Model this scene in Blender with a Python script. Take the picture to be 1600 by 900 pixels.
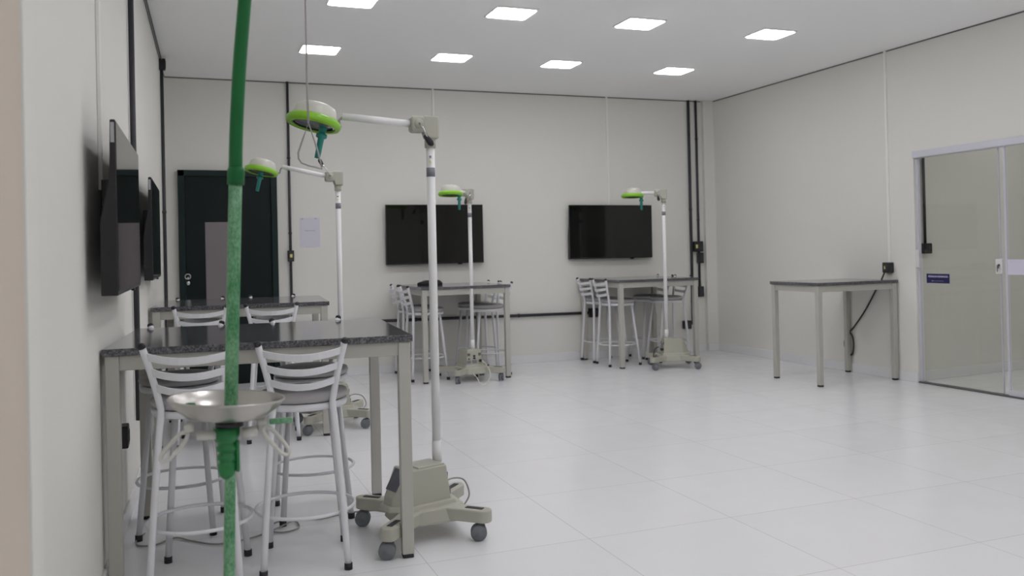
import bpy, bmesh, math, random
from mathutils import Vector, Matrix, Euler

for _o in list(bpy.data.objects):
    bpy.data.objects.remove(_o, do_unlink=True)
S = bpy.context.scene
COL = S.collection
random.seed(4)
PI = math.pi
RAD = math.radians

# ------------------------------------------------------------------ camera
F_PX, CX, CY = 1386.56, 812.66, 386.04
YAW, PITCH, ROLL = 0.3675, 0.0057, -0.0224
EYE = 1.27
fwd = Vector((math.sin(YAW) * math.cos(PITCH), math.cos(YAW) * math.cos(PITCH), math.sin(PITCH)))
rgt = Vector((math.cos(YAW), -math.sin(YAW), 0))
upv = rgt.cross(fwd)
r2 = rgt * math.cos(ROLL) + upv * math.sin(ROLL)
u2 = -rgt * math.sin(ROLL) + upv * math.cos(ROLL)
cd = bpy.data.cameras.new('camera')
cam = bpy.data.objects.new('camera', cd)
COL.objects.link(cam)
cam.matrix_world = Matrix(((r2.x, u2.x, -fwd.x, 0), (r2.y, u2.y, -fwd.y, 0), (r2.z, u2.z, -fwd.z, EYE), (0, 0, 0, 1)))
cd.sensor_width = 36.0
cd.lens = F_PX / 1600 * 36.0
cd.shift_x = -(CX - 800) / 1600
cd.shift_y = (CY - 450) / 1600
cd.clip_start = 0.05
cd.dof.use_dof = True
cd.dof.focus_distance = 4.6
cd.dof.aperture_fstop = 3.2
S.camera = cam

# ------------------------------------------------------------------ world, exposure
w = bpy.data.worlds.new('world')
S.world = w
w.use_nodes = True
w.node_tree.nodes['Background'].inputs[0].default_value = (0.9, 0.95, 1.0, 1)
w.node_tree.nodes['Background'].inputs[1].default_value = 0.05
S.view_settings.view_transform = 'Standard'
S.view_settings.look = 'None'
S.view_settings.gamma = 1.0
S.view_settings.use_curve_mapping = False
S.view_settings.exposure = 0.0
LAMP_STRENGTH = 17.9
LAMP_COLOR = (0.97, 0.96, 1.0, 1)
S.cycles.max_bounces = 10
S.cycles.diffuse_bounces = 8
S.cycles.transparent_max_bounces = 12
S.cycles.use_denoising = True

# ------------------------------------------------------------------ room numbers
D = 9.46            # back wall
ZC = 3.092          # ceiling
def XR(y): return 6.23 + 0.012 * (D - y)
def XL(y): return -0.101 - 0.033 * (D - y)
Y0 = -3.0           # wall behind the camera

# ------------------------------------------------------------------ materials
def mat(name, col, rough=0.5, metal=0.0, spec=0.5, bump=0.0, bscale=60, var=0.0, vscale=3.0, coat=0.0):
    m = bpy.data.materials.new(name)
    m.use_nodes = True
    nt = m.node_tree
    b = nt.nodes['Principled BSDF']
    c = (col[0], col[1], col[2], 1)
    b.inputs['Base Color'].default_value = c
    b.inputs['Roughness'].default_value = rough
    b.inputs['Metallic'].default_value = metal
    b.inputs['Specular IOR Level'].default_value = spec
    b.inputs['Coat Weight'].default_value = coat
    tc = nt.nodes.new('ShaderNodeTexCoord')
    n = nt.nodes.new('ShaderNodeTexNoise')
    n.inputs['Scale'].default_value = vscale
    n.inputs['Detail'].default_value = 5
    nt.links.new(tc.outputs['Object'], n.inputs['Vector'])
    mx = nt.nodes.new('ShaderNodeMix')
    mx.data_type = 'RGBA'
    mx.inputs[6].default_value = (c[0] * (1 - var), c[1] * (1 - var), c[2] * (1 - var), 1)
    mx.inputs[7].default_value = (min(1, c[0] * (1 + var)), min(1, c[1] * (1 + var)), min(1, c[2] * (1 + var)), 1)
    nt.links.new(n.outputs['Fac'], mx.inputs[0])
    nt.links.new(mx.outputs[2], b.inputs['Base Color'])
    if bump > 0:
        n2 = nt.nodes.new('ShaderNodeTexNoise')
        n2.inputs['Scale'].default_value = bscale
        n2.inputs['Detail'].default_value = 4
        nt.links.new(tc.outputs['Object'], n2.inputs['Vector'])
        bp = nt.nodes.new('ShaderNodeBump')
        bp.inputs['Strength'].default_value = bump
        bp.inputs['Distance'].default_value = 0.002
        nt.links.new(n2.outputs['Fac'], bp.inputs['Height'])
        nt.links.new(bp.outputs['Normal'], b.inputs['Normal'])
    return m

M = {}
M['wall'] = mat('wall_paint', (0.765, 0.76, 0.715), 0.75, bump=0.25, bscale=90, var=0.02, vscale=1.2)
M['ceil'] = mat('ceiling_paint', (0.925, 0.925, 0.92), 0.8, var=0.01, vscale=0.8)
M['beige'] = mat('beige_paint', (0.80, 0.715, 0.63), 0.7, bump=0.2, bscale=80, var=0.03, vscale=2)
M['base'] = mat('white_tile_skirting', (0.80, 0.80, 0.81), 0.25, var=0.02)
M['gap_shade'] = mat('painted_gap_shade', (0.16, 0.16, 0.16), 0.8, var=0.05)  # dark colour standing in for the shade inside a gap
M['conduit'] = mat('black_conduit', (0.035, 0.037, 0.045), 0.45, var=0.1)
M['box'] = mat('outlet_black', (0.022, 0.022, 0.025), 0.4, var=0.1)
M['whiteplastic'] = mat('white_trunking', (0.86, 0.85, 0.82), 0.4, var=0.02)
M['sticker'] = mat('yellow_sticker', (0.75, 0.70, 0.25), 0.5, var=0.1, vscale=40)
M['dgreen'] = mat('dark_green_door', (0.003, 0.009, 0.0085), 0.5, spec=0.25, var=0.1)
M['dgreen2'] = mat('dark_green_frame', (0.004, 0.016, 0.015), 0.5, spec=0.3, var=0.1)
M['panel'] = mat('frosted_grey_pane', (0.21, 0.185, 0.195), 0.35, var=0.06, vscale=2)
M['chrome'] = mat('chrome', (0.62, 0.62, 0.62), 0.22, 1.0, var=0.03)
M['steel'] = mat('brushed_steel', (0.50, 0.48, 0.45), 0.28, 1.0, var=0.12, vscale=9, bump=0.08, bscale=200)
M['alu'] = mat('aluminium_profile', (0.66, 0.66, 0.72), 0.4, 0.25, var=0.03)
M['darkalu'] = mat('dark_track', (0.12, 0.12, 0.125), 0.45, 0.3, var=0.08)
M['frost'] = mat('frosted_band', (0.66, 0.63, 0.74), 0.5, var=0.02)
M['lock'] = mat('lock_white_metal', (0.72, 0.72, 0.70), 0.35, var=0.03)
M['navy'] = mat('navy_sign', (0.012, 0.010, 0.085), 0.4, var=0.05)
M['letters'] = mat('white_lettering', (0.72, 0.70, 0.80), 0.5, var=0.02)
M['paper'] = mat('white_paper', (0.66, 0.65, 0.73), 0.6, var=0.03, vscale=8)
M['ink'] = mat('grey_print', (0.40, 0.39, 0.44), 0.6, var=0.1)
M['tvbody'] = mat('tv_plastic', (0.012, 0.011, 0.014), 0.35, var=0.1)
M['tvscreen'] = mat('tv_glass', (0.004, 0.004, 0.004), 0.06, spec=0.5, var=0.05)
M['silver'] = mat('silver_label', (0.42, 0.42, 0.44), 0.4, var=0.2, vscale=60)
M['frame'] = mat('table_frame_paint', (0.47, 0.465, 0.42), 0.42, var=0.025, vscale=4)
M['foot'] = mat('black_rubber', (0.018, 0.016, 0.022), 0.55, var=0.1)
M['stool'] = mat('white_stool_paint', (0.76, 0.765, 0.795), 0.32, var=0.025, vscale=6)
M['seat'] = mat('grey_vinyl', (0.43, 0.42, 0.425), 0.5, bump=0.12, bscale=150, var=0.05, vscale=8)
M['lampbody'] = mat('beige_grey_plastic', (0.44, 0.435, 0.365), 0.42, var=0.03, vscale=5)
M['lamphead'] = mat('cream_lamp_shell', (0.60, 0.59, 0.53), 0.3, var=0.03, vscale=5)
M['pole'] = mat('white_pole_paint', (0.80, 0.80, 0.80), 0.32, var=0.02)
M['lime'] = mat('lime_green_ring', (0.25, 0.56, 0.03), 0.35, var=0.06, vscale=12)
M['teal'] = mat('teal_handle', (0.02, 0.25, 0.21), 0.4, var=0.06, vscale=20)
M['lens'] = mat('dark_lens', (0.10, 0.10, 0.10), 0.25, var=0.3, vscale=25)
M['screen'] = mat('slate_control_panel', (0.09, 0.095, 0.12), 0.3, var=0.35, vscale=22)
M['wheel'] = mat('grey_wheel', (0.17, 0.18, 0.20), 0.45, var=0.15, vscale=20)
M['band'] = mat('grey_band', (0.22, 0.22, 0.26), 0.5, var=0.1, vscale=40)
M['cordgrey'] = mat('grey_cord', (0.30, 0.29, 0.27), 0.5, var=0.05)
M['cordwhite'] = mat('white_cord', (0.66, 0.65, 0.60), 0.45, var=0.03)
M['cordblack'] = mat('black_cord', (0.025, 0.02, 0.02), 0.5, var=0.1)
M['green'] = mat('green_plastic', (0.006, 0.125, 0.030), 0.45, spec=0.3, var=0.12, vscale=14)
M['clampgreen'] = mat('glossy_green_plastic', (0.012, 0.19, 0.05), 0.3, var=0.1, vscale=30)
M['milky'] = mat('milky_plastic', (0.62, 0.62, 0.58), 0.35, var=0.04)
M['wire'] = mat('thin_wire', (0.36, 0.34, 0.34), 0.4, 0.6, var=0.05)
M['blue'] = mat('blue_print', (0.03, 0.04, 0.26), 0.5, var=0.1)
M['carton'] = mat('white_carton', (0.62, 0.62, 0.60), 0.6, var=0.04)
M['bag'] = mat('black_nylon', (0.012, 0.012, 0.016), 0.6, bump=0.3, bscale=80, var=0.1)

def nodes_of(m):
    nt = m.node_tree
    return nt, nt.nodes['Principled BSDF']

def worn_green():
    m = mat('worn_green_paint', (0.02, 0.22, 0.06), 0.5, var=0.1)
    nt, b = nodes_of(m)
    tc = nt.nodes.new('ShaderNodeTexCoord')
    mp = nt.nodes.new('ShaderNodeMapping')
    mp.inputs['Scale'].default_value = (1, 1, 0.55)
    nz = nt.nodes.new('ShaderNodeTexNoise')
    nz.inputs['Scale'].default_value = 190
    nz.inputs['Detail'].default_value = 7
    nz.inputs['Roughness'].default_value = 0.75
    n2 = nt.nodes.new('ShaderNodeTexNoise')
    n2.inputs['Scale'].default_value = 22
    n2.inputs['Detail'].default_value = 4
    ad = nt.nodes.new('ShaderNodeMath'); ad.operation = 'MULTIPLY_ADD'
    ad.inputs[1].default_value = 0.55
    cr = nt.nodes.new('ShaderNodeValToRGB')
    cr.color_ramp.elements[0].position = 0.62; cr.color_ramp.elements[0].color = (0.020, 0.19, 0.055, 1)
    cr.color_ramp.elements[1].position = 0.98; cr.color_ramp.elements[1].color = (0.26, 0.48, 0.30, 1)
    nt.links.new(tc.outputs['Object'], mp.inputs['Vector'])
    nt.links.new(mp.outputs['Vector'], nz.inputs['Vector'])
    nt.links.new(mp.outputs['Vector'], n2.inputs['Vector'])
    nt.links.new(n2.outputs['Fac'], ad.inputs[0])
    nt.links.new(nz.outputs['Fac'], ad.inputs[2])
    nt.links.new(ad.outputs[0], cr.inputs['Fac'])
    nt.links.new(cr.outputs['Color'], b.inputs['Base Color'])
    return m
M['worn'] = worn_green()

def granite():
    m = mat('grey_granite', (0.05, 0.05, 0.055), 0.10, spec=0.6)
    nt, b = nodes_of(m)
    tc = nt.nodes.new('ShaderNodeTexCoord')
    v = nt.nodes.new('ShaderNodeTexVoronoi')
    v.inputs['Scale'].default_value = 170
    n = nt.nodes.new('ShaderNodeTexNoise')
    n.inputs['Scale'].default_value = 110
    n.inputs['Detail'].default_value = 6
    nt.links.new(tc.outputs['Object'], v.inputs['Vector'])
    nt.links.new(tc.outputs['Object'], n.inputs['Vector'])
    mx = nt.nodes.new('ShaderNodeMath'); mx.operation = 'MULTIPLY'
    sp = nt.nodes.new('ShaderNodeSeparateColor')
    nt.links.new(v.outputs['Color'], sp.inputs[0])
    nt.links.new(sp.outputs[0], mx.inputs[0])
    nt.links.new(n.outputs['Fac'], mx.inputs[1])
    cr = nt.nodes.new('ShaderNodeValToRGB')
    cr.color_ramp.elements[0].position = 0.05; cr.color_ramp.elements[0].color = (0.045, 0.045, 0.052, 1)
    cr.color_ramp.elements[1].position = 0.62; cr.color_ramp.elements[1].color = (0.20, 0.20, 0.215, 1)
    nt.links.new(mx.outputs[0], cr.inputs['Fac'])
    nt.links.new(cr.outputs['Color'], b.inputs['Base Color'])
    return m
M['granite'] = granite()

def floor_mat():
    m = mat('white_floor_tile', (0.70, 0.70, 0.72), 0.2)
    nt, b = nodes_of(m)
    b.inputs['Roughness'].default_value = 0.16
    b.inputs['Specular IOR Level'].default_value = 0.5
    g = nt.nodes.new('ShaderNodeNewGeometry')
    s = nt.nodes.new('ShaderNodeSeparateXYZ')
    nt.links.new(g.outputs['Position'], s.inputs[0])
    def joint(out, off, size):
        a = nt.nodes.new('ShaderNodeMath'); a.operation = 'SUBTRACT'; a.inputs[1].default_value = off
        nt.links.new(out, a.inputs[0])
        d = nt.nodes.new('ShaderNodeMath'); d.operation = 'DIVIDE'; d.inputs[1].default_value = size
        nt.links.new(a.outputs[0], d.inputs[0])
        p = nt.nodes.new('ShaderNodeMath'); p.operation = 'PINGPONG'; p.inputs[1].default_value = 0.5
        nt.links.new(d.outputs[0], p.inputs[0])
        l = nt.nodes.new('ShaderNodeMath'); l.operation = 'LESS_THAN'; l.inputs[1].default_value = 0.0024
        nt.links.new(p.outputs[0], l.inputs[0])
        f = nt.nodes.new('ShaderNodeMath'); f.operation = 'FLOOR'
        nt.links.new(d.outputs[0], f.inputs[0])
        return l.outputs[0], f.outputs[0]
    jx, fx = joint(s.outputs[0], 2.40, 0.735)
    jy, fy = joint(s.outputs[1], 4.30, 0.74)
    mx = nt.nodes.new('ShaderNodeMath'); mx.operation = 'MAXIMUM'
    nt.links.new(jx, mx.inputs[0]); nt.links.new(jy, mx.inputs[1])
    cb = nt.nodes.new('ShaderNodeCombineXYZ')
    nt.links.new(fx, cb.inputs[0]); nt.links.new(fy, cb.inputs[1])
    wn = nt.nodes.new('ShaderNodeTexWhiteNoise'); wn.noise_dimensions = '2D'
    nt.links.new(cb.outputs[0], wn.inputs['Vector'])
    n = nt.nodes.new('ShaderNodeTexNoise'); n.inputs['Scale'].default_value = 2.5; n.inputs['Detail'].default_value = 5
    nt.links.new(g.outputs['Position'], n.inputs['Vector'])
    ad = nt.nodes.new('ShaderNodeMath'); ad.operation = 'ADD'
    nt.links.new(wn.outputs['Value'], ad.inputs[0]); nt.links.new(n.outputs['Fac'], ad.inputs[1])
    cr = nt.nodes.new('ShaderNodeValToRGB')
    cr.color_ramp.elements[0].position = 0.2; cr.color_ramp.elements[0].color = (0.80, 0.80, 0.815, 1)
    cr.color_ramp.elements[1].position = 1.0; cr.color_ramp.elements[1].color = (0.83, 0.83, 0.845, 1)
    nt.links.new(ad.outputs[0], cr.inputs['Fac'])
    mc = nt.nodes.new('ShaderNodeMix'); mc.data_type = 'RGBA'
    nt.links.new(mx.outputs[0], mc.inputs[0])
    nt.links.new(cr.outputs['Color'], mc.inputs[6])
    mc.inputs[7].default_value = (0.60, 0.59, 0.575, 1)
    nt.links.new(mc.outputs[2], b.inputs['Base Color'])
    n3 = nt.nodes.new('ShaderNodeTexNoise'); n3.inputs['Scale'].default_value = 6; n3.inputs['Detail'].default_value = 4
    nt.links.new(g.outputs['Position'], n3.inputs['Vector'])
    mr = nt.nodes.new('ShaderNodeMapRange')
    mr.inputs['To Min'].default_value = 0.14; mr.inputs['To Max'].default_value = 0.26
    nt.links.new(n3.outputs['Fac'], mr.inputs['Value'])
    nt.links.new(mr.outputs['Result'], b.inputs['Roughness'])
    return m
M['floor'] = floor_mat()

def glass_mat():
    m = bpy.data.materials.new('thin_door_glass')
    m.use_nodes = True
    nt = m.node_tree
    nt.nodes.remove(nt.nodes['Principled BSDF'])
    o = nt.nodes['Material Output']
    t = nt.nodes.new('ShaderNodeBsdfTransparent'); t.inputs[0].default_value = (0.925, 0.93, 0.91, 1)
    g = nt.nodes.new('ShaderNodeBsdfGlossy'); g.inputs['Roughness'].default_value = 0.02
    g.inputs['Color'].default_value = (0.9, 0.9, 0.9, 1)
    f = nt.nodes.new('ShaderNodeFresnel'); f.inputs['IOR'].default_value = 1.45
    x = nt.nodes.new('ShaderNodeMixShader')
    ge = nt.nodes.new('ShaderNodeNewGeometry')
    iv = nt.nodes.new('ShaderNodeMath'); iv.operation = 'SUBTRACT'; iv.inputs[0].default_value = 1.0
    ml = nt.nodes.new('ShaderNodeMath'); ml.operation = 'MULTIPLY'
    nt.links.new(ge.outputs['Backfacing'], iv.inputs[1])
    nt.links.new(iv.outputs[0], ml.inputs[0]); nt.links.new(f.outputs[0], ml.inputs[1])
    nt.links.new(ml.outputs[0], x.inputs[0]); nt.links.new(t.outputs[0], x.inputs[1]); nt.links.new(g.outputs[0], x.inputs[2])
    nt.links.new(x.outputs[0], o.inputs['Surface'])
    return m
M['glass'] = glass_mat()

def emit_mat():
    m = bpy.data.materials.new('lit_diffuser')
    m.use_nodes = True
    b = m.node_tree.nodes['Principled BSDF']
    b.inputs['Base Color'].default_value = (0.9, 0.9, 0.9, 1)
    b.inputs['Emission Color'].default_value = LAMP_COLOR
    b.inputs['Emission Strength'].default_value = LAMP_STRENGTH
    return m
M['emit'] = emit_mat()

# ------------------------------------------------------------------ mesh helpers
class MB:
    def __init__(self): self.bm = bmesh.new()
    def _merge(self, tmp, mtx=None):
        if mtx is not None: bmesh.ops.transform(tmp, matrix=mtx, verts=tmp.verts)
        me = bpy.data.meshes.new('tmp'); tmp.to_mesh(me); tmp.free()
        self.bm.from_mesh(me); bpy.data.meshes.remove(me)
    def box(self, c, s, rz=0, bev=0.0, seg=2, mtx=None):
        t = bmesh.new(); bmesh.ops.create_cube(t, size=1)
        bmesh.ops.scale(t, vec=s, verts=t.verts)
        if bev > 0: bmesh.ops.bevel(t, geom=t.edges[:], offset=bev, segments=seg, affect='EDGES', profile=0.5)
        m = Matrix.Translation(c) @ Matrix.Rotation(rz, 4, 'Z')
        if mtx is not None: m = mtx @ m
        self._merge(t, m); return self
    def prism(self, poly, z0, z1, bev=0.0, top=None, seg=2):
        t = bmesh.new(); n = len(poly)
        top = top or poly
        lo = [t.verts.new((p[0], p[1], z0)) for p in poly]
        hi = [t.verts.new((p[0], p[1], z1)) for p in top]
        t.faces.new(lo[::-1]); t.faces.new(hi)
        for i in range(n): t.faces.new((lo[i], lo[(i + 1) % n], hi[(i + 1) % n], hi[i]))
        bmesh.ops.recalc_face_normals(t, faces=t.faces[:])
        if bev > 0: bmesh.ops.bevel(t, geom=t.edges[:], offset=bev, segments=seg, affect='EDGES', profile=0.5)
        self._merge(t); return self
    def tube(self, pts, r, seg=12, closed=False, smooth=0):
        pts = [Vector(p) for p in pts]
        if smooth: pts = catmull(pts, smooth, closed)
        n = len(pts); t = bmesh.new()
        rr = r if isinstance(r, (list, tuple)) else [r] * n
        rings = []; ref = None
        for i, p in enumerate(pts):
            a = pts[(i - 1) % n] if (i > 0 or closed) else p
            b = pts[(i + 1) % n] if (i < n - 1 or closed) else p
            d = (b - a).normalized()
            if ref is None:
                ref = Vector((0, 0, 1)) if abs(d.z) < 0.9 else Vector((1, 0, 0))
            x = (ref - d * ref.dot(d)).normalized(); ref = x
            y = d.cross(x)
            rings.append([t.verts.new(p + (x * math.cos(2 * PI * k / seg) + y * math.sin(2 * PI * k / seg)) * rr[i]) for k in range(seg)])
        m = n if closed else n - 1
        for i in range(m):
            A, B = rings[i], rings[(i + 1) % n]
            for k in range(seg):
                f = t.faces.new((A[k], A[(k + 1) % seg], B[(k + 1) % seg], B[k])); f.smooth = True
        if not closed:
            t.faces.new(rings[0][::-1]); t.faces.new(rings[-1])
        bmesh.ops.recalc_face_normals(t, faces=t.faces[:])
        self._merge(t); return self
    def lathe(self, prof, c=(0, 0, 0), axis=(0, 0, 1), seg=32, smooth=True):
        t = bmesh.new(); rings = []
        for (r, z) in prof:
            if r < 1e-6: rings.append([t.verts.new((0, 0, z))])
            else: rings.append([t.verts.new((r * math.cos(2 * PI * k / seg), r * math.sin(2 * PI * k / seg), z)) for k in range(seg)])
        for i in range(len(rings) - 1):
            A, B = rings[i], rings[i + 1]
            for k in range(seg):
                k2 = (k + 1) % seg
                if len(A) == 1 and len(B) == 1: continue
                if len(A) == 1: f = t.faces.new((A[0], B[k2], B[k]))
                elif len(B) == 1: f = t.faces.new((A[k], A[k2], B[0]))
                else: f = t.faces.new((A[k], A[k2], B[k2], B[k]))
                f.smooth = smooth
        bmesh.ops.recalc_face_normals(t, faces=t.faces[:])
        q = Vector((0, 0, 1)).rotation_difference(Vector(axis).normalized())
        self._merge(t, Matrix.Translation(c) @ q.to_matrix().to_4x4()); return self
    def bar(self, pts, wid, th, updir=(0, 0, 1)):
        """flat bar swept along pts: wid along updir, th across"""
        t = bmesh.new(); rings = []; n = len(pts)
        pts = [Vector(p) for p in pts]
        for i, p in enumerate(pts):
            d = (pts[min(i + 1, n - 1)] - pts[max(i - 1, 0)]).normalized()
            u = Vector(updir); u = (u - d * u.dot(d)).normalized(); s = d.cross(u)
            o = []
            for (a, b) in ((-.5, -.42), (-.42, -.5), (.42, -.5), (.5, -.42), (.5, .42), (.42, .5), (-.42, .5), (-.5, .42)):
                o.append(t.verts.new(p + s * a * th + u * b * wid))
            rings.append(o)
        for i in range(n - 1):
            A, B = rings[i], rings[i + 1]
            for k in range(8):
                f = t.faces.new((A[k], A[(k + 1) % 8], B[(k + 1) % 8], B[k])); f.smooth = False
        t.faces.new(rings[0][::-1]); t.faces.new(rings[-1])
        bmesh.ops.recalc_face_normals(t, faces=t.faces[:])
        self._merge(t); return self
    def build(self, name, m, parent=None, loc=None):
        me = bpy.data.meshes.new(name)
        self.bm.to_mesh(me); self.bm.free()
        me.materials.append(M[m] if isinstance(m, str) else m)
        o = bpy.data.objects.new(name, me)
        COL.objects.link(o)
        if parent is not None: o.parent = parent
        if loc is not None: o.location = loc
        return o

def catmull(p, k, closed=False):
    out = []; n = len(p)
    rng = range(n) if closed else range(n - 1)
    for i in rng:
        if closed: a, b, c, d = p[(i - 1) % n], p[i], p[(i + 1) % n], p[(i + 2) % n]
        else: a, b, c, d = p[max(i - 1, 0)], p[i], p[i + 1], p[min(i + 2, n - 1)]
        for j in range(k):
            t = j / k
            out.append(0.5 * ((2 * b) + (c - a) * t + (2 * a - 5 * b + 4 * c - d) * t * t + (3 * b - a - 3 * c + d) * t ** 3))
    if not closed: out.append(p[-1])
    return out

def thing(name, label, cat, loc=(0, 0, 0), rz=0, group=None):
    o = bpy.data.objects.new(name, None)
    COL.objects.link(o)
    o.location = loc; o.rotation_euler = (0, 0, rz)
    o.empty_display_size = 0.1
    o['label'] = label; o['category'] = cat
    if group: o['group'] = group
    return o

def tag(o, label, cat, group=None):
    o['label'] = label; o['category'] = cat
    if group: o['group'] = group
    return o

def struct(o, label=None, cat=None):
    o['kind'] = 'structure'
    if label: o['label'] = label
    if cat: o['category'] = cat
    return o

def copy_tree(o, parent=None):
    c = o.copy(); COL.objects.link(c)
    if parent is not None: c.parent = parent
    for ch in list(o.children): copy_tree(ch, c)
    return c

# ================================================================== the setting
XE = 9.2   # far wall of the corridor behind the glass door
fl = MB().box(((XE - 3) / 2, (D + Y0) / 2, -0.05), (XE + 3 + 0.6, D - Y0 + 0.6, 0.1)).build('floor', 'floor')
struct(fl, 'glossy white tiled floor', 'floor')
ce = MB().box(((XE - 3) / 2, (D + Y0) / 2, ZC + 0.06), (XE + 3 + 0.6, D - Y0 + 0.6, 0.12)).build('ceiling', 'ceil')
struct(ce, 'pale grey plasterboard ceiling', 'ceiling')
T = 0.15
TR = 0.06
wb = MB().prism([(-0.6, D), (XE + .2, D), (XE + .2, D + T), (-0.6, D + T)], 0, ZC).build('wall_back', 'wall')
struct(wb, 'pale wall at the far end with two televisions', 'wall')
YP = 2.06
wl = MB().prism([(XL(YP), YP), (XL(D), D), (XL(D) - T, D), (XL(YP) - T, YP)], 0, ZC).build('wall_left', 'wall')
struct(wl, 'pale long wall on the left', 'wall')
wf = MB().prism([(-0.272, 1.90), (-0.272, YP), (-3.0, YP), (-3.0, 1.90)], 0, ZC).build('wall_front', 'beige')
wt = MB().prism([(-0.267, 1.899), (-0.269, YP), (-0.272, YP), (-0.272, 1.899)], 0, ZC).build('trim_5', 'wall')
struct(wt, 'pale plaster corner of the wall edge at the far left', 'trim')
struct(wf, 'beige wall edge at the far left of the view', 'wall')
DY0, DY1, DZ = 3.55, 6.255, 2.10
mb = MB()
mb.prism([(XR(DY1), DY1), (XR(D), D), (XR(D) + TR, D), (XR(DY1) + TR, DY1)], 0, ZC)
mb.prism([(XR(DY0), DY0), (XR(DY1), DY1), (XR(DY1) + TR, DY1), (XR(DY0) + TR, DY0)], DZ, ZC)
mb.prism([(XR(Y0), Y0), (XR(DY0), DY0), (XR(DY0) + TR, DY0), (XR(Y0) + TR, Y0)], 0, ZC)
struct(mb.build('wall_right', 'wall'), 'pale wall on the right with the glass door', 'wall')
we = MB().prism([(XR(6.3) + TR - .005, 6.315), (XE, 6.56), (XE, 6.75), (XR(6.3) + TR - .005, 6.50)], 0, ZC).build('wall_corridor', 'wall')
struct(we, 'pale corridor wall seen through the glass door', 'wall')
wc = MB().box((XE + .1, (D + Y0) / 2, ZC / 2), (0.2, D - Y0, ZC)).build('wall_corridor_end', 'wall')
struct(wc, 'corridor side wall beyond the glass', 'wall')
wr = MB().box(((XE - 3) / 2, Y0 - .1, ZC / 2), (XE + 3.4, 0.2, ZC)).build('wall_rear', 'wall')
struct(wr, 'wall behind the viewer', 'wall')
ws = MB().box((-3.1, (YP + Y0) / 2, ZC / 2), (0.2, YP - Y0, ZC)).build('wall_side', 'wall')
struct(ws, 'side wall behind the viewer', 'wall')

# corner pilaster
pil = MB().prism([(6.085, D - .055), (XR(D - .055), D - .055), (XR(D), D), (6.085, D)], 0, ZC).build('trim_1', 'wall')
struct(pil, 'narrow pilaster in the far right corner', 'trim')

# skirting
BH, BT = 0.092, 0.012
def skirt(name, a, b, n, label):
    a, b, n = Vector(a), Vector(b), Vector(n).normalized() * BT
    o = MB().prism([a[:], b[:], (b + n)[:], (a + n)[:]], 0, BH, bev=0.003).build(name, 'base')
    struct(o, label, 'baseboard')
skirt('baseboard_back', (1.0, D), (6.085, D), (0, -1), 'white tile skirting along the far wall')
skirt('baseboard_left', (XL(2.1), 2.1), (XL(D), D), (1, -.02), 'white tile skirting along the left wall')
skirt('baseboard_right', (XR(DY1), DY1), (XR(D - .06), D - .06), (-1, 0), 'white tile skirting along the right wall')
skirt('baseboard_corner', (6.085, D - .055), (XR(D), D - .055), (0, -1), 'white tile skirting around the corner pilaster')
skirt('baseboard_corridor', (XR(6.3) + TR, 6.3155), (XE, 6.56), (.09, -1), 'white tile skirting of the corridor wall behind the glass')

# dark-coloured strips painting the shadow gap where walls meet the ceiling
def gap_shade(name, a, b, n, label):
    a, b, n = Vector(a), Vector(b), Vector(n).normalized() * 0.004
    struct(MB().prism([a[:], b[:], (b + n)[:], (a + n)[:]], ZC - .012, ZC).build(name, 'gap_shade'), label, 'trim')
gap_shade('trim_2', (XL(D), D), (6.085, D), (0, -1), 'dark strip painting the shadow gap under the ceiling on the far wall')
gap_shade('trim_3', (XR(Y0 + .1), Y0 + .1), (XR(D - .06), D - .06), (-1, 0), 'dark strip painting the shadow gap under the ceiling on the right wall')
gap_shade('trim_4', (XL(YP), YP), (XL(D), D), (1, 0), 'dark strip painting the shadow gap under the ceiling on the left wall')

# ceiling hatch
h = thing('ceiling_hatch', 'thin outlined access hatch in the ceiling at the upper right', 'hatch', (4.02, 5.19, ZC - .003))
MB().box((0, 0, 0.0015), (0.66, 0.66, 0.004)).build('hatch_frame', 'gap_shade', h)
MB().box((0, 0, -.0025), (0.65, 0.65, 0.005), bev=.001).build('hatch_panel', 'ceil', h)

# ceiling lights
xs = [1.19, 2.393, 3.495, 4.755]
names_x = ['leftmost', 'second from the left', 'third from the left', 'rightmost']
def ceiling_light(x, y, label, sx=0.315, sy=0.29):
    t = thing('ceiling_light', label, 'ceiling light', (x, y, ZC - .004), 0, 'square ceiling panels')
    MB().box((0, 0, -0.002), (sx + .016, sy + .016, 0.012), bev=.002).build('frame', 'whiteplastic', t)
    MB().prism([(-sx/2+.02, -sy/2), (sx/2-.02, -sy/2), (sx/2, -sy/2+.02), (sx/2, sy/2-.02), (sx/2-.02, sy/2), (-sx/2+.02, sy/2), (-sx/2, sy/2-.02), (-sx/2, -sy/2+.02)], -.0105, -.0075).build('diffuser', 'emit', t)
for j, y in enumerate((7.87, 6.29)):
    for i, x in enumerate(xs):
        ceiling_light(x, y, 'square lit ceiling panel, %s in the %s row' % (names_x[i], ('far', 'near')[j]))
for j, y in enumerate((4.70, 3.12, -0.04)):
    for i, x in enumerate(xs if y != 3.12 else xs[:3]):
        ceiling_light(x, y, 'square lit ceiling panel, unseen, added to brighten the near left side')
for x, y in ((xs[0], 1.54), (xs[1], 1.54), (xs[0], -1.62), (-0.9, 0.2), (-0.9, -1.6)):  # unseen panels added to brighten the near left and the beige wall
    ceiling_light(x, y, 'square lit ceiling panel, unseen, added to brighten the near left side')
for j, (x, y) in enumerate(((7.6, 5.4), (7.6, 4.2), (7.6, 3.0), (7.6, 1.5))):  # unseen panels added to brighten the corridor behind the glass
    ceiling_light(x, y, 'square lit ceiling panel, unseen, added to brighten the corridor')

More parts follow.
